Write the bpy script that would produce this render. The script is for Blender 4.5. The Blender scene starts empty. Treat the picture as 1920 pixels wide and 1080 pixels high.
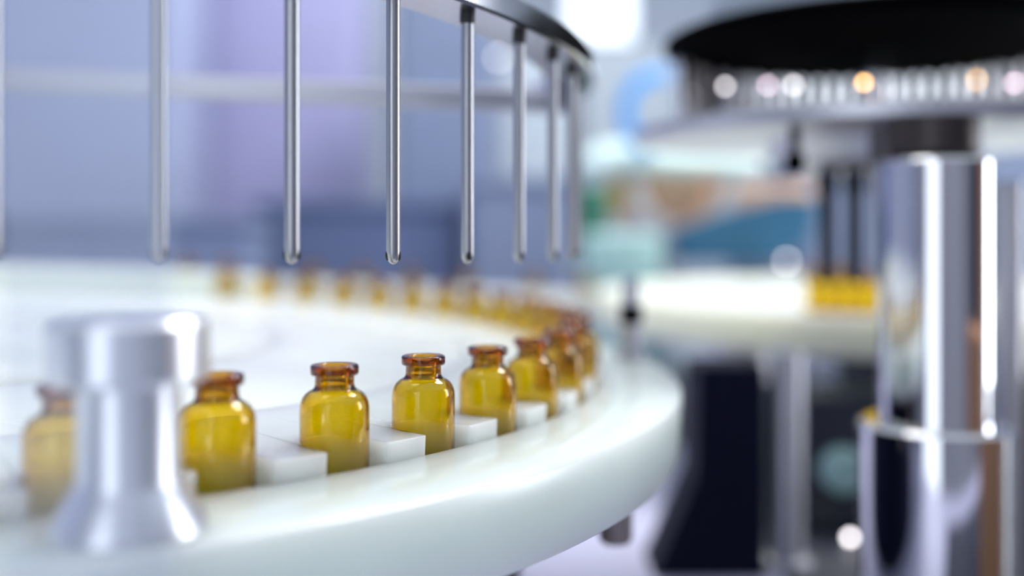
import bpy, math, random
from mathutils import Vector
random.seed(4)
sc = bpy.context.scene
PI = math.pi

# ------------------------------------------------------------------ scale, camera, world, exposure
U = 0.02                 # one vial diameter, in metres; coordinates below are in vial diameters
CZ = 1.25                # lens height above the floor, metres
FPX = 1942.3             # focal length in pixels of the 1920 px wide frame
HY = 434.65              # row of the horizon


def W(p):
    return Vector((p[0] * U, p[1] * U, CZ + p[2] * U))


cam = bpy.data.cameras.new('camera')
cam_o = bpy.data.objects.new('camera', cam)
sc.collection.objects.link(cam_o)
cam_o.location = W((0, 0, 0))
cam_o.rotation_euler = (PI / 2, 0, 0)
cam.sensor_width = 36.0
cam.lens = FPX / 1920 * 36
cam.shift_y = -(540 - HY) / 1920
cam.clip_start = 0.01
cam.clip_end = 60
cam.dof.use_dof = True
cam.dof.focus_distance = 15.9 * U
cam.dof.aperture_fstop = (cam.lens / 1000) / (0.66 * U)
sc.camera = cam_o

world = bpy.data.worlds.new('world')
sc.world = world
world.use_nodes = True
bg = world.node_tree.nodes['Background']
bg.inputs['Color'].default_value = (0.80, 0.88, 1.0, 1)
bg.inputs['Strength'].default_value = 0.82

sc.view_settings.view_transform = 'Standard'
sc.view_settings.look = 'None'
sc.view_settings.exposure = -0.06
sc.view_settings.gamma = 1.0
sc.view_settings.use_curve_mapping = False
sc.cycles.max_bounces = 12
sc.cycles.transmission_bounces = 12
sc.cycles.glossy_bounces = 4
sc.cycles.transparent_max_bounces = 8
sc.cycles.diffuse_bounces = 4
sc.cycles.sample_clamp_indirect = 40.0


def area_light(name, loc, target, sx, sy, power, col):
    l = bpy.data.lights.new(name, 'AREA')
    l.shape = 'RECTANGLE'
    l.size = sx * U
    l.size_y = sy * U
    l.energy = power
    l.color = col
    o = bpy.data.objects.new(name, l)
    sc.collection.objects.link(o)
    o.location = W(loc)
    d = W(target) - W(loc)
    o.rotation_euler = d.to_track_quat('-Z', 'Y').to_euler()
    return o


area_light('ceiling_lamp_light', (-10, 30, 80), (-6, 24, 0), 70, 30, 6, (1.0, 0.98, 0.94))
area_light('ceiling_lamp_light', (30, 80, 80), (10, 60, 0), 60, 30, 52, (1.0, 0.98, 0.96))


# ------------------------------------------------------------------ materials
def new_mat(name):
    m = bpy.data.materials.new(name)
    m.use_nodes = True
    return m, m.node_tree.nodes, m.node_tree.links


def pbr(name, col, rough=0.5, metal=0.0, noise=0.0, nscale=40.0, bump=0.0, bscale=300.0, aniso=None, coat=0.0, sss=0.0, rad=0.03):
    m, n, l = new_mat(name)
    b = n['Principled BSDF']
    b.inputs['Base Color'].default_value = (*col, 1)
    b.inputs['Roughness'].default_value = rough
    b.inputs['Metallic'].default_value = metal
    b.inputs['Coat Weight'].default_value = coat
    if sss:
        b.inputs['Subsurface Weight'].default_value = sss
        b.inputs['Subsurface Radius'].default_value = (rad, rad, rad * 0.85)
        b.inputs['Subsurface Scale'].default_value = 1.0
    tc = n.new('ShaderNodeTexCoord')
    if noise:
        t = n.new('ShaderNodeTexNoise')
        t.inputs['Scale'].default_value = nscale
        t.inputs['Detail'].default_value = 4
        if aniso:
            mp = n.new('ShaderNodeMapping')
            mp.inputs['Scale'].default_value = aniso
            l.new(tc.outputs['Object'], mp.inputs['Vector'])
            l.new(mp.outputs[0], t.inputs['Vector'])
        else:
            l.new(tc.outputs['Object'], t.inputs['Vector'])
        r = n.new('ShaderNodeValToRGB')
        r.color_ramp.elements[0].position = 0.3
        r.color_ramp.elements[1].position = 0.7
        r.color_ramp.elements[0].color = (*[c * (1 - noise) for c in col], 1)
        r.color_ramp.elements[1].color = (*[min(1, c * (1 + noise)) for c in col], 1)
        l.new(t.outputs['Fac'], r.inputs['Fac'])
        l.new(r.outputs['Color'], b.inputs['Base Color'])
        rr = n.new('ShaderNodeMapRange')
        rr.inputs['To Min'].default_value = max(0, rough * 0.8)
        rr.inputs['To Max'].default_value = rough * 1.2
        l.new(t.outputs['Fac'], rr.inputs['Value'])
        l.new(rr.outputs[0], b.inputs['Roughness'])
    if bump:
        t2 = n.new('ShaderNodeTexNoise')
        t2.inputs['Scale'].default_value = bscale
        l.new(tc.outputs['Object'], t2.inputs['Vector'])
        bp = n.new('ShaderNodeBump')
        bp.inputs['Strength'].default_value = bump
        bp.inputs['Distance'].default_value = 0.0005
        l.new(t2.outputs['Fac'], bp.inputs['Height'])
        l.new(bp.outputs[0], b.inputs['Normal'])
    return m


def emit(name, col, s):
    m, n, l = new_mat(name)
    b = n['Principled BSDF']
    b.inputs['Base Color'].default_value = (*col, 1)
    b.inputs['Emission Color'].default_value = (*col, 1)
    b.inputs['Emission Strength'].default_value = s
    return m


def amber():
    m, n, l = new_mat('amber_glass')
    n.remove(n['Principled BSDF'])
    g = n.new('ShaderNodeBsdfGlass')
    g.inputs['Color'].default_value = (1, 1, 1, 1)
    g.inputs['Roughness'].default_value = 0.0
    g.inputs['IOR'].default_value = 1.5
    v = n.new('ShaderNodeVolumeAbsorption')
    v.inputs['Color'].default_value = (0.971, 0.925, 0.0, 1)
    v.inputs['Density'].default_value = 5400
    out = n['Material Output']
    l.new(g.outputs[0], out.inputs['Surface'])
    l.new(v.outputs[0], out.inputs['Volume'])
    return m


def acrylic():
    m, n, l = new_mat('hazy_acrylic')
    b = n['Principled BSDF']
    b.inputs['Base Color'].default_value = (0.80, 0.85, 0.95, 1)
    b.inputs['Roughness'].default_value = 0.25
    t = n.new('ShaderNodeBsdfTransparent')
    t.inputs['Color'].default_value = (0.97, 0.98, 1.0, 1)
    mx = n.new('ShaderNodeMixShader')
    nz = n.new('ShaderNodeTexNoise')
    nz.inputs['Scale'].default_value = 60
    tc = n.new('ShaderNodeTexCoord')
    l.new(tc.outputs['Object'], nz.inputs['Vector'])
    mr = n.new('ShaderNodeMapRange')
    mr.inputs['To Min'].default_value = 0.13
    mr.inputs['To Max'].default_value = 0.19
    l.new(nz.outputs['Fac'], mr.inputs['Value'])
    l.new(mr.outputs[0], mx.inputs['Fac'])
    l.new(t.outputs[0], mx.inputs[1])
    l.new(b.outputs[0], mx.inputs[2])
    l.new(mx.outputs[0], n['Material Output'].inputs['Surface'])
    return m


M = {}
M['white'] = pbr('white_plastic', (0.78, 0.855, 0.80), 0.26, noise=0.012, nscale=25, bump=0.02, bscale=900, sss=1.0)
M['rim'] = pbr('white_rim_plastic', (0.78, 0.865, 0.825), 0.24, noise=0.012, nscale=25, bump=0.02, bscale=900, sss=0.9, rad=0.02)
M['cream'] = pbr('cream_plastic', (0.90, 0.92, 0.74), 0.3, noise=0.02, nscale=20, sss=0.9, rad=0.03)
M['chrome'] = pbr('polished_steel', (0.74, 0.74, 0.77), 0.07, 1.0, noise=0.03, nscale=8, aniso=(1, 1, 0.05))
M['steel'] = pbr('brushed_steel', (0.47, 0.47, 0.50), 0.34, 1.0, noise=0.14, nscale=900, aniso=(1, 1, 0.02))
M['satin'] = pbr('satin_steel', (0.60, 0.60, 0.66), 0.4, 0.9, noise=0.05, nscale=30)
M['ring'] = pbr('ring_steel', (0.50, 0.51, 0.53), 0.16, 1.0, noise=0.06, nscale=40)
M['spoke'] = pbr('spoke_steel', (0.40, 0.40, 0.46), 0.35, 1.0, noise=0.06, nscale=40)
M['dark'] = pbr('dark_bore', (0.02, 0.02, 0.025), 0.5)
M['black'] = pbr('black_plastic', (0.0006, 0.0006, 0.0015), 0.9, noise=0.2, nscale=30)
M['black'].node_tree.nodes['Principled BSDF'].inputs['Specular IOR Level'].default_value = 0.03
M['navy'] = pbr('navy_paint', (0.003, 0.005, 0.022), 0.6, noise=0.1, nscale=12)
M['navy'].node_tree.nodes['Principled BSDF'].inputs['Specular IOR Level'].default_value = 0.15
M['bench'] = pbr('bench_steel', (0.56, 0.56, 0.76), 0.4, 0.0, noise=0.04, nscale=10)
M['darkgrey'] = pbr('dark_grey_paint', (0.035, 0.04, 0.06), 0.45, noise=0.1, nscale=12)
M['brown'] = pbr('dark_bronze', (0.05, 0.04, 0.04), 0.4, 0.5, noise=0.1)
M['bronze'] = pbr('bronze', (0.30, 0.25, 0.24), 0.4, 0.3, noise=0.1)
M['postmetal'] = pbr('pale_polished_steel', (0.86, 0.86, 0.90), 0.3, 0.92, noise=0.04, nscale=120, aniso=(1, 1, 0.03))
M['mint'] = pbr('mint_plastic', (0.74, 0.93, 0.89), 0.4, noise=0.02)
M['orange'] = pbr('copper_orange', (0.95, 0.58, 0.36), 0.45, noise=0.1, nscale=15)
M['gold'] = pbr('gold_paint', (0.62, 0.40, 0.06), 0.45, noise=0.08)
M['teal'] = pbr('teal_paint', (0.02, 0.12, 0.24), 0.5, noise=0.12, nscale=10)
M['green'] = pbr('green_paint', (0.03, 0.20, 0.12), 0.5, noise=0.1)
M['aqua'] = pbr('aqua_plastic', (0.42, 0.66, 0.66), 0.5, noise=0.05)
M['sky'] = pbr('sky_blue_hose', (0.03, 0.38, 1.0), 0.4, noise=0.03)
M['whitehose'] = pbr('white_hose', (0.82, 0.80, 0.80), 0.4, noise=0.02)
M['lav'] = pbr('lavender_paint', (0.42, 0.47, 0.68), 0.5, noise=0.04, nscale=4)
M['violet'] = pbr('violet_paint', (0.47, 0.47, 0.74), 0.5, noise=0.04, nscale=4)
M['slate'] = pbr('slate_paint', (0.20, 0.25, 0.38), 0.5, noise=0.06, nscale=6)
M['blue'] = pbr('blue_grey_paint', (0.11, 0.15, 0.28), 0.5, noise=0.08, nscale=6)
M['palegrey'] = pbr('pale_grey_paint', (0.48, 0.55, 0.62), 0.5, noise=0.03, nscale=5)
M['floor'] = pbr('floor_vinyl', (0.40, 0.41, 0.48), 0.35, noise=0.06, nscale=3)
M['wall'] = pbr('wall_panel', (0.52, 0.58, 0.68), 0.55, noise=0.03, nscale=2)
M['frontwall'] = pbr('front_wall_paint', (0.30, 0.31, 0.36), 0.5, noise=0.05, nscale=2)
M['tan'] = pbr('tan_paint', (0.50, 0.26, 0.14), 0.5, noise=0.06, nscale=4)
M['amber'] = amber()
M['acrylic'] = acrylic()
M['window'] = emit('lit_window', (0.86, 0.92, 1.0), 1.6)
M['fill_front'] = emit('front_fill_glow', (0.88, 0.95, 1.0), 1.5)  # glow of the added fill panel behind the viewer
M['window_side'] = emit('lit_side_window', (0.90, 0.95, 1.0), 11.0)
M['glint_white'] = emit('glint_white', (1.0, 0.95, 0.98), 9)  # glow colours of the added glint beads
M['glint_warm'] = emit('glint_warm', (1.0, 0.55, 0.18), 16)
M['glint_pink'] = emit('glint_pink', (1.0, 0.75, 0.9), 10)


# ------------------------------------------------------------------ mesh helpers (coordinates in vial diameters)
def mesh(name, verts, faces, mat, smooth=False, auto=None):
    me = bpy.data.meshes.new(name)
    me.from_pydata([(v[0] * U, v[1] * U, v[2] * U) for v in verts], [], faces)
    me.update()
    me.materials.append(M[mat])
    if smooth or auto is not None:
        me.polygons.foreach_set('use_smooth', [True] * len(me.polygons))
    if auto is not None:
        me.set_sharp_from_angle(angle=math.radians(auto))
    return me


def link(name, me, loc, parent=None):
    o = bpy.data.objects.new(name, me)
    sc.collection.objects.link(o)
    w = W(loc)
    if parent is not None:
        o.parent = parent
        w = w - parent.location
    o.location = w
    return o


def empty(name, loc):
    o = bpy.data.objects.new(name, None)
    o.empty_display_size = 0.01
    sc.collection.objects.link(o)
    o.location = W(loc)
    return o


def tag(o, label, cat, group=None, kind=None):
    if label:
        o['label'] = label
    if cat:
        o['category'] = cat
    if group:
        o['group'] = group
    if kind:
        o['kind'] = kind
    return o


def lathe(prof, seg=48, a0=0.0, a1=2 * PI, closed_profile=False):
    """revolve (r, z) points; r == 0 ends become poles; closed_profile joins last to first"""
    full = abs((a1 - a0) - 2 * PI) < 1e-6
    na = seg if full else seg + 1
    V, F, idx = [], [], []
    for r, z in prof:
        if r < 1e-9:
            idx.append([len(V)] * na)
            V.append((0, 0, z))
        else:
            row = []
            for k in range(na):
                a = a0 + (a1 - a0) * k / seg
                row.append(len(V))
                V.append((r * math.cos(a), r * math.sin(a), z))
            idx.append(row)
    n = len(prof)
    for i in range(n if closed_profile else n - 1):
        A, B = idx[i], idx[(i + 1) % n]
        for k in range(seg):
            k2 = (k + 1) % na
            f = [A[k], A[k2], B[k2], B[k]]
            g = []
            for q in f:
                if q not in g:
                    g.append(q)
            if len(g) > 2:
                F.append(g)
    if not full and closed_profile:
        F.append([idx[i][0] for i in range(n)])
        F.append([idx[i][-1] for i in range(n)][::-1])
    return V, F


def boxv(x0, x1, y0, y1, z0, z1, c=0.0):
    """box with chamfered vertical and horizontal edges"""
    if c <= 0:
        V = [(x, y, z) for z in (z0, z1) for x, y in ((x0, y0), (x1, y0), (x1, y1), (x0, y1))]
        F = [[3, 2, 1, 0], [4, 5, 6, 7]] + [[i, (i + 1) % 4, 4 + (i + 1) % 4, 4 + i] for i in range(4)]
        return V, F

    def ring(d, z):
        return [(x0 + d + c, y0 + d, z), (x1 - d - c, y0 + d, z), (x1 - d, y0 + d + c, z), (x1 - d, y1 - d - c, z),
                (x1 - d - c, y1 - d, z), (x0 + d + c, y1 - d, z), (x0 + d, y1 - d - c, z), (x0 + d, y0 + d + c, z)]
    V = ring(c, z0) + ring(0, z0 + c) + ring(0, z1 - c) + ring(c, z1)
    F = [list(range(7, -1, -1)), list(range(24, 32))]
    for j in range(3):
        for i in range(8):
            F.append([8 * j + i, 8 * j + (i + 1) % 8, 8 * (j + 1) + (i + 1) % 8, 8 * (j + 1) + i])
    return V, F


def tube(path, r, seg=12, caps=True):
    V, F = [], []
    P = [Vector(p) for p in path]
    n = len(P)
    up0 = None
    for i, p in enumerate(P):
        t = (P[min(i + 1, n - 1)] - P[max(i - 1, 0)]).normalized()
        if up0 is None:
            up0 = Vector((0, 0, 1)) if abs(t.z) < 0.9 else Vector((1, 0, 0))
        s = t.cross(up0).normalized()
        up0 = s.cross(t).normalized()
        rr = r[i] if isinstance(r, (list, tuple)) else r
        for k in range(seg):
            a = 2 * PI * k / seg
            V.append(tuple(p + s * (rr * math.cos(a)) + up0 * (rr * math.sin(a))))
    for i in range(n - 1):
        for k in range(seg):
            k2 = (k + 1) % seg
            F.append([i * seg + k, i * seg + k2, (i + 1) * seg + k2, (i + 1) * seg + k])
    if caps:
        F.append(list(range(seg))[::-1])
        F.append([(n - 1) * seg + k for k in range(seg)])
    return V, F


def at(px, py, y):
    """point at depth y seen at pixel (px, py)"""
    return ((px - 960) / FPX * y, y, (HY - py) / FPX * y)


def rot_y(V, ang, piv):
    c, s = math.cos(ang), math.sin(ang)
    out = []
    for x, y, z in V:
        dx, dz = x - piv[0], z - piv[1]
        out.append((piv[0] + c * dx + s * dz, y, piv[1] - s * dx + c * dz))
    return out


ORD = ['first', 'second', 'third', 'fourth', 'fifth', 'sixth', 'seventh', 'eighth', 'ninth', 'tenth', 'eleventh',
       'twelfth', 'thirteenth', 'fourteenth', 'fifteenth']

# ------------------------------------------------------------------ the room
FLOOR = -CZ / U
BENCH = -11.0
V, F = boxv(-130, 140, -60, 190, FLOOR - 2, FLOOR)
tag(link('floor', mesh('floor', V, F, 'floor'), (0, 0, 0)), 'pale grey vinyl floor of the production room', None, kind='structure')
V, F = boxv(-130, 140, 190, 194, FLOOR, 90)
wall_back = tag(link('wall_back', mesh('wall_back', V, F, 'wall'), (0, 0, 0)), 'pale grey panel wall behind the machines', None, kind='structure')
V, F = boxv(136, 140, -60, 190, FLOOR, 90)
tag(link('wall_right', mesh('wall_right', V, F, 'wall'), (0, 0, 0)), 'pale panel wall on the right', None, kind='structure')
V, F = boxv(-130, -126, -60, 190, FLOOR, 90)
tag(link('wall_left', mesh('wall_left', V, F, 'lav'), (0, 0, 0)), 'lavender panel wall on the left', None, kind='structure')

V, F = boxv(-130, 140, -64, -60, FLOOR, 90)
tag(link('wall_front', mesh('wall_front', V, F, 'frontwall'), (0, 0, 0)), 'grey panel wall behind the viewer', None, kind='structure')


def window(name, kind, a, b, z0, z1, plane, mat, label):
    w = empty(name, (plane if kind == 'x' else (a + b) / 2, (a + b) / 2 if kind == 'x' else plane, z0))
    tag(w, label, None, kind='structure')
    fr = 1.2

    def bar(nm, u0, u1, w0, w1, m, d0, d1):
        if kind == 'x':
            V, F = boxv(plane + d0, plane + d1, u0, u1, w0, w1)
        else:
            sg = -1 if kind == 'f' else 1
            e0, e1 = sorted((sg * d0, sg * d1))
            V, F = boxv(u0, u1, plane + e0, plane + e1, w0, w1)
        me = mesh(nm, [(p[0], p[1], p[2]) for p in V], F, m)
        o = link(nm, me, (0, 0, 0), w)
        return o
    bar('pane', a, b, z0, z1, mat, -0.6, -0.2)
    bar('window_frame', a - fr, a, z0 - fr, z1 + fr, 'palegrey', -1.0, 0)
    bar('window_frame', b, b + fr, z0 - fr, z1 + fr, 'palegrey', -1.0, 0)
    bar('window_frame', a, b, z0 - fr, z0, 'palegrey', -1.0, 0)
    bar('window_frame', a, b, z1, z1 + fr, 'palegrey', -1.0, 0)
    return w


xa = (1064 - 960) / FPX * 190
xb = (1186 - 960) / FPX * 190
window('window_1', 'y', xa, xb, 35, 60, 190, 'window', 'bright lit window glowing above the curved steel ring')
window('window_3', 'y', 31, 95, 22.5, 29.5, 190, 'window', 'long bright strip window glowing behind the turret pins')
window('front_fill_panel', 'f', -52, -14, -30, 50, -60, 'fill_front', 'broad bright fill panel added in the wall behind the viewer')  # unseen glowing panel, added to light the wheel from the front
window('window_2', 'x', 40, 70, -45, 60, 136, 'window_side', 'tall bright window in the right wall')

# ------------------------------------------------------------------ bench under both machines
bench = tag(empty('machine_bench', (0, 45, FLOOR)), 'pale lavender steel bench carrying the filling machines', 'bench')
V, F = boxv(-45, 50, 4, 92, BENCH - 1.2, BENCH, 0.15)
link('bench_top', mesh('bench_top', V, F, 'bench'), (0, 0, 0), bench)
V, F = boxv(8.6, 49, 8, 91, BENCH - 0.02, BENCH + 0.004)  # added sheet that darkens the bench reflected in the pillar sleeve
o = link('dark_sheet', mesh('dark_sheet', V, F, 'darkgrey'), (0, 0, 0), bench)
o['label'] = 'dark grey sheet added on the right half of the bench to darken reflections'
V, F = boxv(-43, 48, 6, 90, FLOOR, BENCH - 1.2, 0.3)
link('bench_body', mesh('bench_body', V, F, 'slate'), (0, 0, 0), bench)

# ------------------------------------------------------------------ main carousel
XC, YC = -15.80, 26.35
RV, RO, RI = 17.46, 19.86, 17.98
HT, HR, HB, HTT = 2.024, 3.433, 4.772, 3.143
TILT = 0.040
TA = math.atan(TILT)
NP = 58
DP = 2 * PI / NP
PH = -0.818 + 0.108 * 2 - DP * 2       # angle of the second vial from the steel post is kept
ZBASE = HR + 0.44                       # the vials stand this far below the lens


def tz(x, h):
    """height of the slightly tilted wheel plane that lies h below the lens"""
    return -(h + TILT * x)


def wheel_mesh(name, V, F, mat, **k):
    V = rot_y([(x + XC, y + YC, z) for x, y, z in V], TA, (0, -HR))
    return mesh(name, V, F, mat, **k)


car = tag(empty('vial_carousel', (XC, YC, BENCH)), 'large round white plastic indexing wheel carrying amber vials in its notches', 'carousel')
c = 0.05
prof = [(RI, -HR - 0.02), (RI, -HB + 0.02), (RO - c, -HB), (RO - c * 0.3, -HB + c * 0.3), (RO, -HB + c), (RO, -HR - c),
        (RO - 0.02, -HR - c * 0.45), (RO - c * 0.45, -HR - 0.02), (RO - c, -HR), (RI + 0.02, -HR)]
V, F = lathe(prof, 240, closed_profile=True)
o = link('outer_rim', wheel_mesh('outer_rim', V, F, 'rim', auto=50), (0, 0, 0), car)
o['label'] = 'wide smooth outer rim of the white wheel'

# notched star ring
V, F = [], []
RIN = 14.6
hw = 0.535
RW = RI - 0.015
outline = []
for k in range(NP):
    a = PH + DP * k
    ca, sa = math.cos(a), math.sin(a)

    def loc(u, t):
        return (u * ca - t * sa, u * sa + t * ca)
    xe = math.sqrt(RW * RW - hw * hw)
    cr = 0.05
    pts = []
    # left tooth corner -> pocket -> right tooth corner
    ae = math.asin((hw + cr) / RW)
    pts.append((RW * math.cos(a - ae), RW * math.sin(a - ae)))
    pts.append(loc(xe - 0.012, -hw - 0.012))
    pts.append(loc(xe - cr, -hw))
    for j in range(11):
        t = -PI / 2 - PI * j / 10
        pts.append(loc(RV + hw * math.cos(t), hw * math.sin(t)))
    pts.append(loc(xe - cr, hw))
    pts.append(loc(xe - 0.012, hw + 0.012))
    pts.append((RW * math.cos(a + ae), RW * math.sin(a + ae)))
    for j in range(1, 5):
        b = a + ae + (DP - 2 * ae) * j / 5
        pts.append((RW * math.cos(b), RW * math.sin(b)))
    outline += pts
per = len(outline) // NP
N = len(outline)
inner = []
for i in range(N):
    b = PH + DP * ((i - per * 0.38) / per)
    inner.append((RIN * math.cos(b), RIN * math.sin(b)))
ztop, zbot = -HTT, -HB + 0.3
V = [(x, y, ztop) for x, y in outline] + [(x, y, zbot) for x, y in outline] + [(x, y, ztop) for x, y in inner] + [(x, y, zbot) for x, y in inner]
for i in range(N):
    j = (i + 1) % N
    F.append([i, j, 2 * N + j, 2 * N + i][::-1])
    F.append([i, N + i, N + j, j][::-1])
    F.append([2 * N + i, 2 * N + j, 3 * N + j, 3 * N + i][::-1])
o = link('notched_ring', wheel_mesh('notched_ring', V, F, 'white', auto=30), (0, 0, 0), car)
o['label'] = 'raised white ring with notches that hold the vials'
bv = o.modifiers.new('soft_edges', 'BEVEL')
bv.width = 0.014 * U
bv.segments = 2
bv.limit_method = 'ANGLE'
bv.angle_limit = math.radians(50)
# floor below the notches, inner plate and hub
V, F = lathe([(0, -HB + 0.05), (RI - 0.005, -HB + 0.05), (RI - 0.005, -ZBASE), (0, -ZBASE)], 160)
link('pocket_floor', wheel_mesh('pocket_floor', V, F, 'white', auto=40), (0, 0, 0), car)
V, F = lathe([(9.5, -ZBASE), (RIN - 0.01, -ZBASE), (RIN - 0.01, -HTT - 0.12), (RIN - 0.1, -HTT - 0.06), (9.5, -HTT - 0.06)], 160, closed_profile=True)
link('inner_plate', wheel_mesh('inner_plate', V, F, 'white', auto=40), (0, 0, 0), car)
V, F = lathe([(0, -ZBASE), (9.49, -ZBASE), (9.49, -HTT + 0.0), (9.3, -HTT + 0.06), (0, -HTT + 0.06)], 120)
link('hub_plate', wheel_mesh('hub_plate', V, F, 'white', auto=40), (0, 0, 0), car)
V, F = lathe([(0, BENCH), (16, BENCH), (16, BENCH + 4.9), (15.2, BENCH + 5.2), (0, BENCH + 5.2)], 96)
o = link('pedestal', mesh('pedestal', [(x + XC, y + YC, z) for x, y, z in V], F, 'navy', auto=40), (0, 0, 0), car)
o['label'] = 'dark navy drum under the wheel'
# bolt head visible under the rim
bp = (2.2, 22.0)
V, F = lathe([(0, -6.5), (0.3, -6.5), (0.36, -6.4), (0.36, -5.6), (0.26, -5.55), (0.26, -HB + 0.03), (0, -HB + 0.03)], 24)
o = link('support_foot', mesh('support_foot', [(x + bp[0], y + bp[1], z - TILT * bp[0]) for x, y, z in V], F, 'bronze', auto=40), (0, 0, 0), car)
o['label'] = 'dark bronze foot under the rim'

# ------------------------------------------------------------------ vials
vp = [(0, .03), (.30, .03), (.36, .0), (.44, .008), (.485, .035), (.5, .08), (.5, 1.20), (.497, 1.26), (.485, 1.32), (.46, 1.378), (.42, 1.43), (.37, 1.468),
      (.325, 1.492), (.298, 1.515), (.286, 1.545), (.281, 1.58), (.281, 1.675), (.287, 1.695), (.300, 1.704), (.325, 1.706), (.340, 1.714), (.348, 1.735), (.348, 1.815), (.342, 1.838),
      (.325, 1.85), (.24, 1.85), (.215, 1.842), (.203, 1.82), (.20, 1.78), (.205, 1.57), (.213, 1.535), (.24, 1.50), (.31, 1.462), (.37, 1.425), (.42, 1.365),
      (.448, 1.29), (.456, 1.20), (.456, .13), (.44, .095), (.40, .075), (0, .085)]
V, F = lathe(vp, 56)
VIAL = mesh('vial', V, F, 'amber', auto=60)


def vial(loc, label, group):
    o = link('vial', VIAL, loc)
    o.rotation_euler.z = random.uniform(0, 6.28)
    return tag(o, label, 'vial', group)


front_labels = {
    -1: 'blurred amber glass vial left of the chrome post, veiled by the acrylic guard',
    0: 'slightly blurred amber glass vial directly right of the chrome post',
    1: 'amber glass vial second to the right of the chrome post',
    2: 'sharply focused amber glass vial in the middle of the front row',
    3: 'amber glass vial just right of the sharply focused one',

}
front_labels[4] = 'softly blurred amber vial, second to the right of the sharp one'
front_labels[5] = 'blurred amber vial, third to the right of the sharp one'
front_labels[6] = 'blurred amber vial at the right bend, fourth right of the sharp one'
G1 = 'amber vials in the notches of the white wheel'
n_back = 21
for i in range(-1, n_back):
    a = PH + DP * i
    x, y = XC + RV * math.cos(a), YC + RV * math.sin(a)
    lab = front_labels.get(i)
    if lab is None:
        k = i - 7
        if k < 4:
            lab = 'blurred amber vial at the wheel bend, %s one behind the foreground row' % ORD[k]
        else:
            lab = 'blurred amber vial on the far side of the wheel, %s from the left end' % ORD[n_back - 1 - i]
    vial((x, y, tz(x, ZBASE) + 0.004), lab, G1)

# white guard block on the far left of the rim
V, F = lathe([(18.05, -HR), (18.9, -HR), (18.9, -2.36), (18.8, -2.27), (18.15, -2.27), (18.05, -2.36)], 40, 1.30, 2.35, closed_profile=True)
V = rot_y([(x + XC, y + YC, z) for x, y, z in V], TA, (0, -HR))
g = link('guide_block', mesh('guide_block', V, F, 'white', auto=40), (0, 0, 0))
tag(g, 'curved white guide block on the far left rim of the wheel', 'guide')

# ------------------------------------------------------------------ needle ring above the vials
ring = tag(empty('needle_carrier', (XC, YC, -HTT + 0.2)), 'steel ring with hanging filling needles above the wheel', 'filling machine')
HRING = 3.66


def top_mesh(name, V, F, mat, **k):
    V = rot_y([(x + XC, y + YC, z) for x, y, z in V], TA, (0, HRING))
    return mesh(name, V, F, mat, **k)


r0, r1 = RV - 0.75, RV + 0.42
cc = 0.16
V, F = lathe([(r0, HRING), (r1 - 0.05, HRING), (r1, HRING + 0.05), (r1, HRING + 0.42), (r1 - cc, HRING + 0.58), (r0 + 0.05, HRING + 0.58), (r0, HRING + 0.53)],
             160, -2.3, 0.30, closed_profile=True)
o = link('ring_plate', top_mesh('ring_plate', V, F, 'ring', auto=30), (0, 0, 0), ring)
V, F = [], []
for a in (0.02, -2.1):
    bx, bf = boxv(0.8, r0 + 0.6, -0.28, 0.28, HRING - 0.55, HRING - 0.002, 0.04)
    ca, sa = math.cos(a), math.sin(a)
    bx = [(x * ca - y * sa, x * sa + y * ca, z) for x, y, z in bx]
    link('spoke', top_mesh('spoke', bx, bf, 'spoke'), (0, 0, 0), ring)
V, F = lathe([(0, -HTT + 0.07), (1.2, -HTT + 0.07), (1.2, HRING + 0.9), (1.0, HRING + 1.1), (0, HRING + 1.1)], 48)
link('centre_column', mesh('centre_column', [(x + XC, y + YC, z - TILT * XC) for x, y, z in V], F, 'satin', auto=40), (0, 0, 0), ring)

RA0 = -0.6425           # the needle in focus
RD = 0.1105
for i in range(-3, 7):
    a = RA0 + RD * i
    x, y = XC + RV * math.cos(a), YC + RV * math.sin(a)
    zb = tz(x, 0.575)
    zt = HRING - TILT * x
    r = 0.108
    L = zt - zb
    # rounded closed tip with two dark side slots
    V, F = lathe([(0, 0), (r * 0.35, 0.012), (r * 0.68, 0.045), (r * 0.9, 0.10), (r, 0.19), (r, L), (0, L)], 28)
    nd = link('needle', mesh('needle', V, F, 'steel', auto=60), (x, y, zb), ring)
    sa_ = (0.9, 0.2, 0.1, 0.1, -1.25, -1.0, -0.6, -0.8, -1.2, -0.4)[i + 3]
    for side in (0, PI):
        t = sa_ + side
        V, F = lathe([(0, -1), (0.5, -0.87), (0.87, -0.5), (1, 0), (0.87, 0.5), (0.5, 0.87), (0, 1)], 12)
        ct, st = math.cos(t), math.sin(t)
        W2 = []
        for vx, vy, vz in V:
            lx, ly, lz = vx * 0.03, vy * 0.052, vz * 0.085
            W2.append(((r * 0.86 + lx) * ct - ly * st, (r * 0.86 + lx) * st + ly * ct, 0.14 + lz))
        sl = link('side_slot', mesh('side_slot', W2, F, 'dark', smooth=True), (0, 0, 0))
        sl.parent = nd
        sl.location = (0, 0, 0)
    V, F = lathe([(r * 1.02, 0), (r * 1.22, 0.04), (r * 1.22, 0.18), (r * 1.02, 0.18)], 20, closed_profile=True)  # dark band put in for the shade where needle meets ring
    cl = link('collar', mesh('collar', V, F, 'dark', auto=40), (0, 0, 0))
    cl.parent = nd
    cl.location = (0, 0, (L - 0.18) * U)

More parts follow.
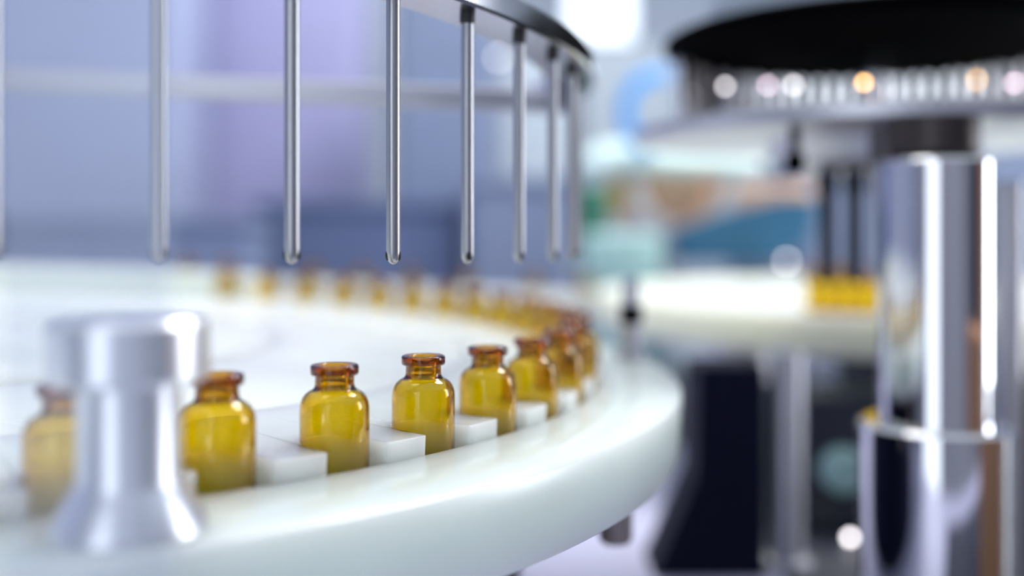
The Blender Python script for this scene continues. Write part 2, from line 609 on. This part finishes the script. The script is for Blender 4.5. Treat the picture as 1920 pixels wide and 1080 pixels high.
# ------------------------------------------------------------------ chrome post and acrylic guard, left foreground
px_, py_ = -4.22, 11.42
zp = tz(px_, HR)
post = tag(empty('chrome_post', (px_, py_, zp)), 'polished chrome post with a wide collar standing on the wheel rim', 'post')
V, F = lathe([(0, 0), (0.84, 0), (0.86, 0.03), (0.84, 0.10), (0.60, 0.48), (0.55, 0.60), (0.55, 1.62), (0, 1.62)], 64)
link('stem', mesh('stem', V, F, 'postmetal', auto=25), (px_, py_, zp), post)
V, F = lathe([(0, 1.62), (0.80, 1.62), (0.86, 1.68), (0.86, 2.26), (0.80, 2.32), (0, 2.32)], 64)
link('collar', mesh('collar', V, F, 'postmetal', auto=25), (px_, py_, zp), post)

gx0, gx1, gy = (8 - 960) / FPX * 9.0, (318 - 960) / FPX * 9.0, 9.0
V, F = boxv(gx0, gx1, gy - 0.06, gy + 0.06, BENCH + 0.02, 9.0, 0.02)
guard = tag(empty('acrylic_guard', (gx1, gy, BENCH)), 'clear hazy acrylic guard sheet at the left edge of the view', 'guard')
link('sheet', mesh('sheet', V, F, 'acrylic'), (0, 0, 0), guard)
V, F = boxv(gx0 - 0.2, gx1 + 0.1, gy - 0.3, gy + 0.3, BENCH, BENCH + 0.5, 0.05)
link('foot_rail', mesh('foot_rail', V, F, 'satin'), (0, 0, 0), guard)

# ------------------------------------------------------------------ sensor pin beside the right edge of the wheel
sp = (3.35, 29.2)
zs = tz(sp[0], HR)
pin = tag(empty('guide_pin', (sp[0], sp[1], zs)), 'dark grey guide pin with black band standing on the far right rim', 'pin')
V, F = lathe([(0, 0), (0.42, 0), (0.42, 0.25), (0.27, 0.32), (0.27, 1.0), (0, 1.0)], 32)
link('pin_base', mesh('pin_base', V, F, 'satin', auto=30), (sp[0], sp[1], zs), pin)
V, F = lathe([(0, 1.0), (0.32, 1.0), (0.32, 1.5), (0, 1.5)], 32)
link('black_band', mesh('black_band', V, F, 'black', auto=30), (sp[0], sp[1], zs), pin)
V, F = lathe([(0, 1.5), (0.26, 1.5), (0.26, 2.15), (0.2, 2.25), (0, 2.25)], 32)
link('pin_tip', mesh('pin_tip', V, F, 'satin', auto=30), (sp[0], sp[1], zs), pin)

# ------------------------------------------------------------------ second wheel, right background
X2, Y2, R2 = 23.0, 55.0, 18.5
H2, HB2 = 3.2, 4.85
w2 = tag(empty('vial_carousel', (X2, Y2, BENCH)), 'blurred cream wheel behind the tall chrome pillar on the right', 'carousel')
V, F = lathe([(15.8, -HB2), (R2 - 0.1, -HB2), (R2, -HB2 + 0.1), (R2, -H2 - 0.1), (R2 - 0.1, -H2), (15.8, -H2)], 160, closed_profile=True)
link('outer_rim', mesh('outer_rim', [(x + X2, y + Y2, z) for x, y, z in V], F, 'cream', auto=40), (0, 0, 0), w2)
V, F = lathe([(0, -HB2 + 0.1), (15.79, -HB2 + 0.1), (15.79, -H2 - 0.3), (0, -H2 - 0.3)], 120)
link('inner_plate', mesh('inner_plate', [(x + X2, y + Y2, z) for x, y, z in V], F, 'white', auto=40), (0, 0, 0), w2)
V, F = lathe([(0, BENCH), (5.5, BENCH), (5.5, -6.6), (7.5, -6.0), (7.5, -HB2 + 0.1), (0, -HB2 + 0.1)], 64)
link('pedestal', mesh('pedestal', [(x + X2, y + Y2, z) for x, y, z in V], F, 'darkgrey', auto=40), (0, 0, 0), w2)
hx = at(1385, 680, 48)
V, F = lathe([(0, BENCH), (0.7, BENCH), (0.7, -7.0), (1.6, -6.7), (1.6, -HB2), (0, -HB2)], 40)
link('drive_hub', mesh('drive_hub', [(x + hx[0], y + hx[1], z) for x, y, z in V], F, 'satin', auto=40), (0, 0, 0), w2)

G2 = 'amber vials on the second wheel'
labs = ['amber vial left of the tall chrome pillar, leftmost on the far right wheel', 'amber vial left of the tall chrome pillar, second on the far right wheel',
        'amber vial left of the tall chrome pillar, third on the far right wheel', 'amber vial left of the tall chrome pillar, fourth on the far right wheel',
        'amber vial right of the tall chrome pillar, nearest to it on the far wheel', 'amber vial right of the tall chrome pillar at the picture edge']
for k, a in enumerate((-2.253, -2.207, -2.161, -2.115, -1.70, -1.65)):
    r2 = 16.9
    # the vials stand side by side in the rim
    x, y = X2 + r2 * math.cos(a), Y2 + r2 * math.sin(a)
    vial((x, y, -H2 + 0.004), labs[k], G2)

# ------------------------------------------------------------------ straight conveyor behind the wheel
YV = 58.0
SL = 0.045


def cz(x):
    return -4.05 - SL * x


conv = tag(empty('conveyor', (-8, YV, BENCH)), 'white sloping conveyor rail carrying a far row of amber vials', 'conveyor')
V, F = boxv(-26, 4.6, YV - 0.9, YV + 0.9, -4.75, -4.05, 0.05)
link('rail', mesh('rail', [(x, y, z - SL * x) for x, y, z in V], F, 'white'), (0, 0, 0), conv)
V, F = boxv(-26, 4.6, YV - 0.9, YV - 0.65, -4.05, -3.2, 0.04)
link('guide_rail', mesh('guide_rail', [(x, y, z - SL * x) for x, y, z in V], F, 'white'), (0, 0, 0), conv)
for x in (-24, -9, 3.5):
    V, F = boxv(x - 0.5, x + 0.5, YV - 0.5, YV + 0.5, BENCH, -4.75 - SL * x + 0.02, 0.05)
    link('leg', mesh('leg', V, F, 'satin'), (0, 0, 0), conv)
G3 = 'amber vials on the far conveyor'
cpx = [350, 425, 590, 680, 770, 875, 1000, 1098]
for k, px in enumerate(cpx):
    x = (px - 960) / FPX * YV
    vial((x, YV, cz(x) + 0.02), 'blurred amber vial on the far straight conveyor, %s from the left' % ORD[k], G3)

# ------------------------------------------------------------------ right machine: pillar, plates, pins
pill = tag(empty('chrome_pillar', (10.62, 26, BENCH)), 'tall thick polished chrome pillar with a wider lower sleeve', 'pillar')
PX, PY = 10.62, 26.0
V, F = lathe([(0, -4.75), (1.37, -4.75), (1.37, 1.72), (1.30, 1.80), (0, 1.80)], 72)
link('shaft', mesh('shaft', V, F, 'chrome', auto=25), (PX, PY, 0), pill)
V, F = lathe([(0, BENCH), (1.84, BENCH), (1.84, -4.85), (1.74, -4.75), (0, -4.75)], 72)
link('sleeve', mesh('sleeve', V, F, 'chrome', auto=25), (PX, PY, 0), pill)

TX, TY = 11.55, 33.0
tur = tag(empty('overhead_turret', (TX, TY, 1.8)), 'blurred overhead turret with black disc, steel pins and grey plate', 'turret')
HP = 2.85


def tl(nm, prof, mat, seg=96, auto=30):
    V, F = lathe(prof, seg)
    return link(nm, mesh(nm, V, F, mat, auto=auto), (TX, TY, 0), tur)


o = tl('black_disc', [(0, 5.75), (6.55, 5.75), (6.65, 5.85), (6.65, 6.1), (6.5, 6.2), (0, 6.2)], 'black')
o['label'] = 'black disc seen from below'
o = tl('lower_plate', [(0, HP), (7.5, HP), (7.6, HP + 0.06), (7.6, HP + 0.38), (7.5, HP + 0.44), (0, HP + 0.44)], 'satin')
o['label'] = 'grey steel plate under the pins'
tl('under_plate', [(0, 1.9), (2.4, 1.9), (3.0, 2.15), (3.3, HP), (0, HP)], 'satin')
for dx in (-0.75, 0.05, -1.6):
    V, F = lathe([(0, -1.6), (0.2, -1.6), (0.26, -1.5), (0.26, 1.2), (0.34, 1.25), (0.34, 1.9), (0, 1.9)], 24)
    link('drive_rod', mesh('drive_rod', V, F, 'darkgrey' if dx < 0 else 'satin', auto=30), (TX + dx, TY - 0.3, 0), tur)
tl('top_column', [(0, HP + 0.44), (0.45, HP + 0.44), (0.45, 5.75), (0, 5.75)], 'chrome', 48)
tl('top_cap', [(0, 6.2), (5.2, 6.2), (5.2, 7.3), (4.6, 7.6), (0, 7.6)], 'palegrey', 64)
PV, PF = lathe([(0, HP + 0.44), (0.2, HP + 0.44), (0.2, 4.2), (0.27, 4.25), (0.27, 4.5), (0.2, 4.55), (0.2, 5.75), (0, 5.75)], 16)
pin_me = [mesh('pin', PV, PF, m, auto=30) for m in ('chrome', 'whitehose', 'chrome', 'navy')]
for k in range(30):
    a = 0.22 + (PI - 0.44) * k / 29
    link('pin', pin_me[(1, 1, 0, 1, 1, 2, 1, 3)[k % 8]], (TX + 6.1 * math.cos(a), TY + 6.1 * math.sin(a), 0), tur)
# hanging knob and brackets
kx, ky = 7.75, 28.4
V, F = lathe([(0, 1.62), (0.2, 1.62), (0.27, 1.72), (0.27, 2.1), (0.14, 2.16), (0.14, HP), (0, HP)], 24)
o = link('knob', mesh('knob', V, F, 'black', auto=30), (kx, ky, 0), tur)
o['label'] = 'small black hanging knob'
V, F = boxv(9.7, 11.0, 26.8, 28.2, 1.81, HP, 0.06)
link('bracket', mesh('bracket', V, F, 'brown'), (0, 0, 0), tur)
V, F = lathe([(0, 1.80), (0.95, 1.80), (1.15, 2.0), (1.15, HP), (0, HP)], 40)
link('bracket', mesh('bracket', V, F, 'brown', auto=30), (PX, PY + 0.2, 0), tur)

# posts and dark bodies under the right machine
def post_(x, y, r, z1, mat, label, z0=BENCH):
    V, F = lathe([(0, 0), (r * 1.5, 0), (r * 1.5, 0.3), (r, 0.4), (r, z1 - z0 - 0.06), (r * 0.9, z1 - z0), (0, z1 - z0)], 32)
    o = link('support_post', mesh('support_post', V, F, mat, auto=30), (x, y, z0))
    return tag(o, label, 'post')


p = at(1474, 800, 34)
post_(p[0], 34, 0.55, -3.9, 'satin', 'blurred satin steel support post between the dark panel and the pillar')
p = at(1893, 440, 31)
post_(p[0], 31, 0.42, 1.5, 'satin', 'thin satin post at the right picture edge behind the pillar')
V, F = boxv(17, 19.5, 17.5, 24, BENCH, -3.0, 0.15)  # unseen box added to put an orange streak in the chrome sleeve
o = link('tan_reflector', mesh('tan_reflector', V, F, 'tan'), (0, 0, 0))
tag(o, 'tan reflector box added on the bench right of the chrome pillar', 'bin')
V, F = boxv(17.2, 17.6, 26, 33, BENCH, -4.5, 0.1)  # unseen panel added to put a bright streak in the chrome sleeve
o = link('white_reflector', mesh('white_reflector', V, F, 'whitehose'), (0, 0, 0))
tag(o, 'upright white reflector panel added on the bench right of the pillar', 'guard')

x0, x1 = at(1305, 720, 33)[0], at(1434, 720, 33)[0]
V = [(x0 - 1.35, 33, BENCH), (x1, 33, BENCH), (x1, 35.5, BENCH), (x0 - 1.35, 35.5, BENCH),
     (x0, 33, -7.9), (x1, 33, -7.9), (x1, 35.5, -7.9), (x0, 35.5, -7.9),
     (x0 + 0.1, 33, -4.3), (x1, 33, -4.3), (x1, 35.5, -4.3), (x0 + 0.1, 35.5, -4.3)]
F = [[3, 2, 1, 0], [8, 9, 10, 11]]
for j in (0, 4):
    for i in range(4):
        F.append([j + i, j + (i + 1) % 4, j + 4 + (i + 1) % 4, j + 4 + i])
o = link('machine_column', mesh('machine_column', V, F, 'navy'), (0, 0, 0))
tag(o, 'very dark navy column with flared foot right of the white wheel', 'column')

cl = tag(empty('valve_block', (13, 40, BENCH)), 'dark grey valve block with pale round cap left of the pillar sleeve', 'valve')
V, F = boxv(10.9, 15.6, 38.5, 41, BENCH, -6.0, 0.15)
link('body', mesh('body', V, F, 'darkgrey'), (0, 0, 0), cl)
q = at(1580, 880, 38.4)
V, F = lathe([(0, 0), (0.85, 0), (0.85, 0.5), (0.6, 0.8), (0, 0.8)], 32)
V = [(x + q[0], 38.5 - z, y + q[2]) for x, y, z in V]
o = link('round_cap', mesh('round_cap', V, [f[::-1] for f in F], 'aqua', auto=30), (0, 0, 0), cl)


# ------------------------------------------------------------------ feeder cluster behind the gap
FY = 85.0
FS = 85.0 / 62.0
fb = at(1250, 300, FY)
fd = tag(empty('bowl_feeder', (fb[0], FY, BENCH)), 'blurred bowl feeder with mint lid over a peach orange bowl', 'feeder')

def fmesh(nm, V, F, mat, auto=40):
    return link(nm, mesh(nm, [(x * FS, y * FS, z * FS) for x, y, z in V], F, mat, auto=auto), (fb[0], FY, 0), fd)


V, F = lathe([(0, 3.25), (4.4, 3.25), (5.6, 3.55), (5.75, 3.8), (5.5, 4.4), (4.4, 5.1), (2.5, 5.35), (0, 5.4)], 64)
fmesh('lid', V, F, 'mint')['label'] = 'pale mint domed lid'
V, F = lathe([(0, 0.4), (2.0, 0.4), (2.9, 0.9), (3.4, 1.9), (3.5, 3.25), (0, 3.25)], 48)
fmesh('bowl', V, F, 'orange')['label'] = 'peach orange bowl'
V, F = lathe([(0, BENCH / FS), (2.2, BENCH / FS), (2.2, BENCH / FS + 0.6), (1.3, BENCH / FS + 1.0), (1.3, 0.4), (0, 0.4)], 32)
fmesh('pedestal', V, F, 'palegrey')
V, F = boxv(-3.6, -2.7, -3.5, -2.2, 0.9, 3.2, 0.1)
fmesh('gold_bracket', V, F, 'gold', None)
path = []
for k in range(25):
    t = PI * k / 24
    path.append((0.25 - 2.6 * math.cos(t), -3.9, 2.9 - 2.9 * math.sin(t)))
V, F = tube(path, 0.45, 12)
fmesh('curved_hose', V, F, 'whitehose', 60)
V, F = boxv(2.2, 7.6, -4.2, -3.2, 1.5, 2.6, 0.1)
fmesh('tan_arm', V, F, 'orange', None)

# teal and green bodies in front of the feeder
t0 = at(1250, 480, 76)
teal = tag(empty('drive_housing', (at(1400, 480, 76)[0], 76, BENCH)), 'blurred teal drive housing below the tan arm of the feeder', 'housing')
prof = [at(1260, 432, 76), at(1350, 400, 76), at(1460, 372, 76), at(1520, 372, 76), at(1510, 450, 76), at(1440, 490, 76), at(1270, 490, 76)]
V = [(p[0], 74.5, p[2]) for p in prof] + [(p[0], 77.6, p[2]) for p in prof]
n = len(prof)
F = [list(range(n))[::-1], list(range(n, 2 * n))] + [[i, n + i, n + (i + 1) % n, (i + 1) % n][::-1] for i in range(n)]
link('shell', mesh('shell', V, F, 'teal'), (0, 0, 0), teal)
x = at(1400, 480, 76)[0]
V, F = boxv(x - 1.2, x + 1.2, 75.2, 76.8, BENCH, -1.6, 0.1)
link('stand', mesh('stand', V, F, 'slate'), (0, 0, 0), teal)
gp = at(1112, 385, 74)
V, F = boxv(-1.0, 1.0, -1, 1, BENCH, 3.3, 0.15)
V = [(v[0] * (1.0 if v[2] > -2 else 0.7), v[1], v[2]) for v in V]
o = link('control_box', mesh('control_box', V, F, 'green'), (gp[0], 74, 0))
tag(o, 'blurred dark green control box left of the orange bowl', 'box')
ap = at(1165, 470, 70)
V, F = boxv(-2.6, 2.6, -0.8, 0.8, BENCH, -0.1, 0.2)
o = link('aqua_housing', mesh('aqua_housing', V, F, 'aqua'), (ap[0], 70, 0))
tag(o, 'pale aqua housing beneath the orange bowl', 'housing')
# sky blue hose loop
bh = at(1215, 230, 78)
path = []
for k in range(33):
    t = PI * 0.42 + PI * 0.95 * k / 32
    path.append((bh[0] + 0.8 + 2.5 * math.cos(t), 78, bh[2] + 0.8 + 2.8 * math.sin(t)))
path.append((path[-1][0] + 0.3, 78.4, path[-1][2] - 0.8))
path.append((path[-1][0] + 0.6, 79.5, 6.6))
V, F = tube(path, 0.5, 12)
o = link('air_hose', mesh('air_hose', V, F, 'sky', auto=60), (0, 0, 0))
tag(o, 'bright sky blue hose curving above the mint lid', 'hose')

# ------------------------------------------------------------------ machine cabinets behind the wheel
def cabinet(px0, px1, y, z0, z1, depth, mat, label, doors=1, dmat=None):
    x0, x1 = (px0 - 960) / FPX * y, (px1 - 960) / FPX * y
    c = tag(empty('machine_cabinet', ((x0 + x1) / 2, y, FLOOR)), label, 'cabinet')
    V, F = boxv(x0, x1, y, y + depth, FLOOR, z1, 0.3)
    link('body', mesh('body', V, F, mat), (0, 0, 0), c)
    w = (x1 - x0) / doors
    for d in range(doors):
        V, F = boxv(x0 + w * d + 0.5, x0 + w * (d + 1) - 0.5, y - 0.5, y + 0.02, z0, z1 - 0.8, 0.12)
        dr = link('door', mesh('door', V, F, dmat or mat), (0, 0, 0), c)
        V, F = boxv(x0 + w * (d + 1) - 1.8, x0 + w * (d + 1) - 1.4, y - 1.2, y - 0.5, (z0 + z1) / 2 - 2, (z0 + z1) / 2 + 2, 0.08)
        h = link('handle', mesh('handle', V, F, 'satin'), (0, 0, 0), c)
        wm = h.location.copy()
        h.parent = dr
        h.location = (0, 0, 0)
    return c


cabinet(-420, 330, 118, -40, 42, 14, 'lav', 'tall lavender cabinet at the far left behind the wheel', 2)
cabinet(334, 672, 136, -40, 50, 14, 'violet', 'tall violet cabinet behind the leftmost sharp needles', 1)
cabinet(674, 735, 152, -40, 44, 12, 'palegrey', 'narrow pale cabinet between violet and slate cabinets', 1)
cabinet(738, 930, 112, -40, 26, 14, 'slate', 'slate blue cabinet behind the needles in the middle', 1)
cabinet(936, 1075, 128, -40, 22, 14, 'palegrey', 'pale grey cabinet behind the rightmost needles', 1)
cabinet(1085, 1280, 150, -40, 27, 14, 'palegrey', 'pale grey cabinet beneath the bright far window', 1)
def reflected_cabinet(x0, x1, y0, y1, z1, mat, label):  # unseen cabinets, added for their reflections in the chrome
    c = tag(empty('machine_cabinet', ((x0 + x1) / 2, (y0 + y1) / 2, FLOOR)), label, 'cabinet')
    V, F = boxv(x0, x1, y0, y1, FLOOR, z1, 0.3)
    link('body', mesh('body', V, F, mat), (0, 0, 0), c)
    V, F = boxv(x0 - 0.5, x0 + 0.02, y0 + 0.8, y1 - 0.8, FLOOR + 4, z1 - 2, 0.12)
    link('door', mesh('door', V, F, mat), (0, 0, 0), c)
    return c


reflected_cabinet(112, 130, -8, 18, 30, 'tan', 'unseen tan cabinet added beside the tall window for warm chrome reflections')
reflected_cabinet(112, 130, -40, -16, 60, 'navy', 'unseen dark navy cabinet added by the right wall for dark chrome reflections')
cabinet(1500, 2080, 120, -40, 11, 16, 'slate', 'wide slate cabinet behind the right turret', 2)


def low_unit(px0, px1, y, ztop, mat, label):
    x0, x1 = (px0 - 960) / FPX * y, (px1 - 960) / FPX * y
    c = tag(empty('low_machine', ((x0 + x1) / 2, y, FLOOR)), label, 'machine')
    V, F = boxv(x0, x1, y, y + 8, FLOOR, ztop - 1, 0.3)
    link('body', mesh('body', V, F, mat), (0, 0, 0), c)
    V, F = boxv(x0 - 0.4, x1 + 0.4, y - 0.4, y + 8.4, ztop - 1, ztop, 0.15)
    link('top_plate', mesh('top_plate', V, F, mat), (0, 0, 0), c)
    return c


low_unit(-200, 470, 94, 1.5, 'slate', 'low slate machine at the far left behind the conveyor')
low_unit(480, 860, 103, 3.2, 'blue', 'low blue machine behind the focused needle')
low_unit(876, 1070, 101, 5.5, 'slate', 'low slate machine behind the clustered needles')

# small glowing beads added to stand in for round glints
def glint(px, py, y, r, mat, label, zbase):
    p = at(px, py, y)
    c = tag(empty('glint_bead', (p[0], y, zbase)), label, 'glint')
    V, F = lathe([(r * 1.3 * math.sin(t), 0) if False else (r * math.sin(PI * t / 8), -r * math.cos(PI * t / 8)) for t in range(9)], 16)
    link('bead', mesh('bead', V, F, mat, smooth=True), p, c)
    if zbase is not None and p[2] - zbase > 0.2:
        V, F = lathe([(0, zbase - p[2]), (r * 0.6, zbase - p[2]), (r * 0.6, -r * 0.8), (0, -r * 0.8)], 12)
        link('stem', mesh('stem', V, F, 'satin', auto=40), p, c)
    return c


PT = HP + 0.44
glint(1835, 150, 37.5, 0.11, 'glint_warm', 'small warm orange glint bead at far right under the black disc', PT)
glint(1620, 155, 31.0, 0.085, 'glint_warm', 'small warm orange glint bead under the middle of the black disc', PT)
glint(1488, 160, 36.5, 0.10, 'glint_white', 'small white glint bead under the black disc beside the pinkish one', PT)
glint(1360, 162, 35.0, 0.09, 'glint_white', 'small white glint bead under the black disc nearest its left end', PT)
glint(1440, 160, 35.8, 0.085, 'glint_pink', 'small pinkish glint bead under the black disc, between two white ones', PT)
glint(1902, 156, 35.0, 0.09, 'glint_pink', 'small pinkish glint bead under the black disc at the picture edge', PT)
glint(1594, 1008, 36.5, 0.13, 'glint_white', 'small round white glint bead low down beside the pillar sleeve', BENCH)
glint(1475, 490, 73.5, 0.16, 'glint_white', 'small round white glint bead in front of the teal housing', BENCH)
glint(935, 108, 88.0, 0.17, 'glint_white', 'bright round white glint bead behind the ring spoke', BENCH)
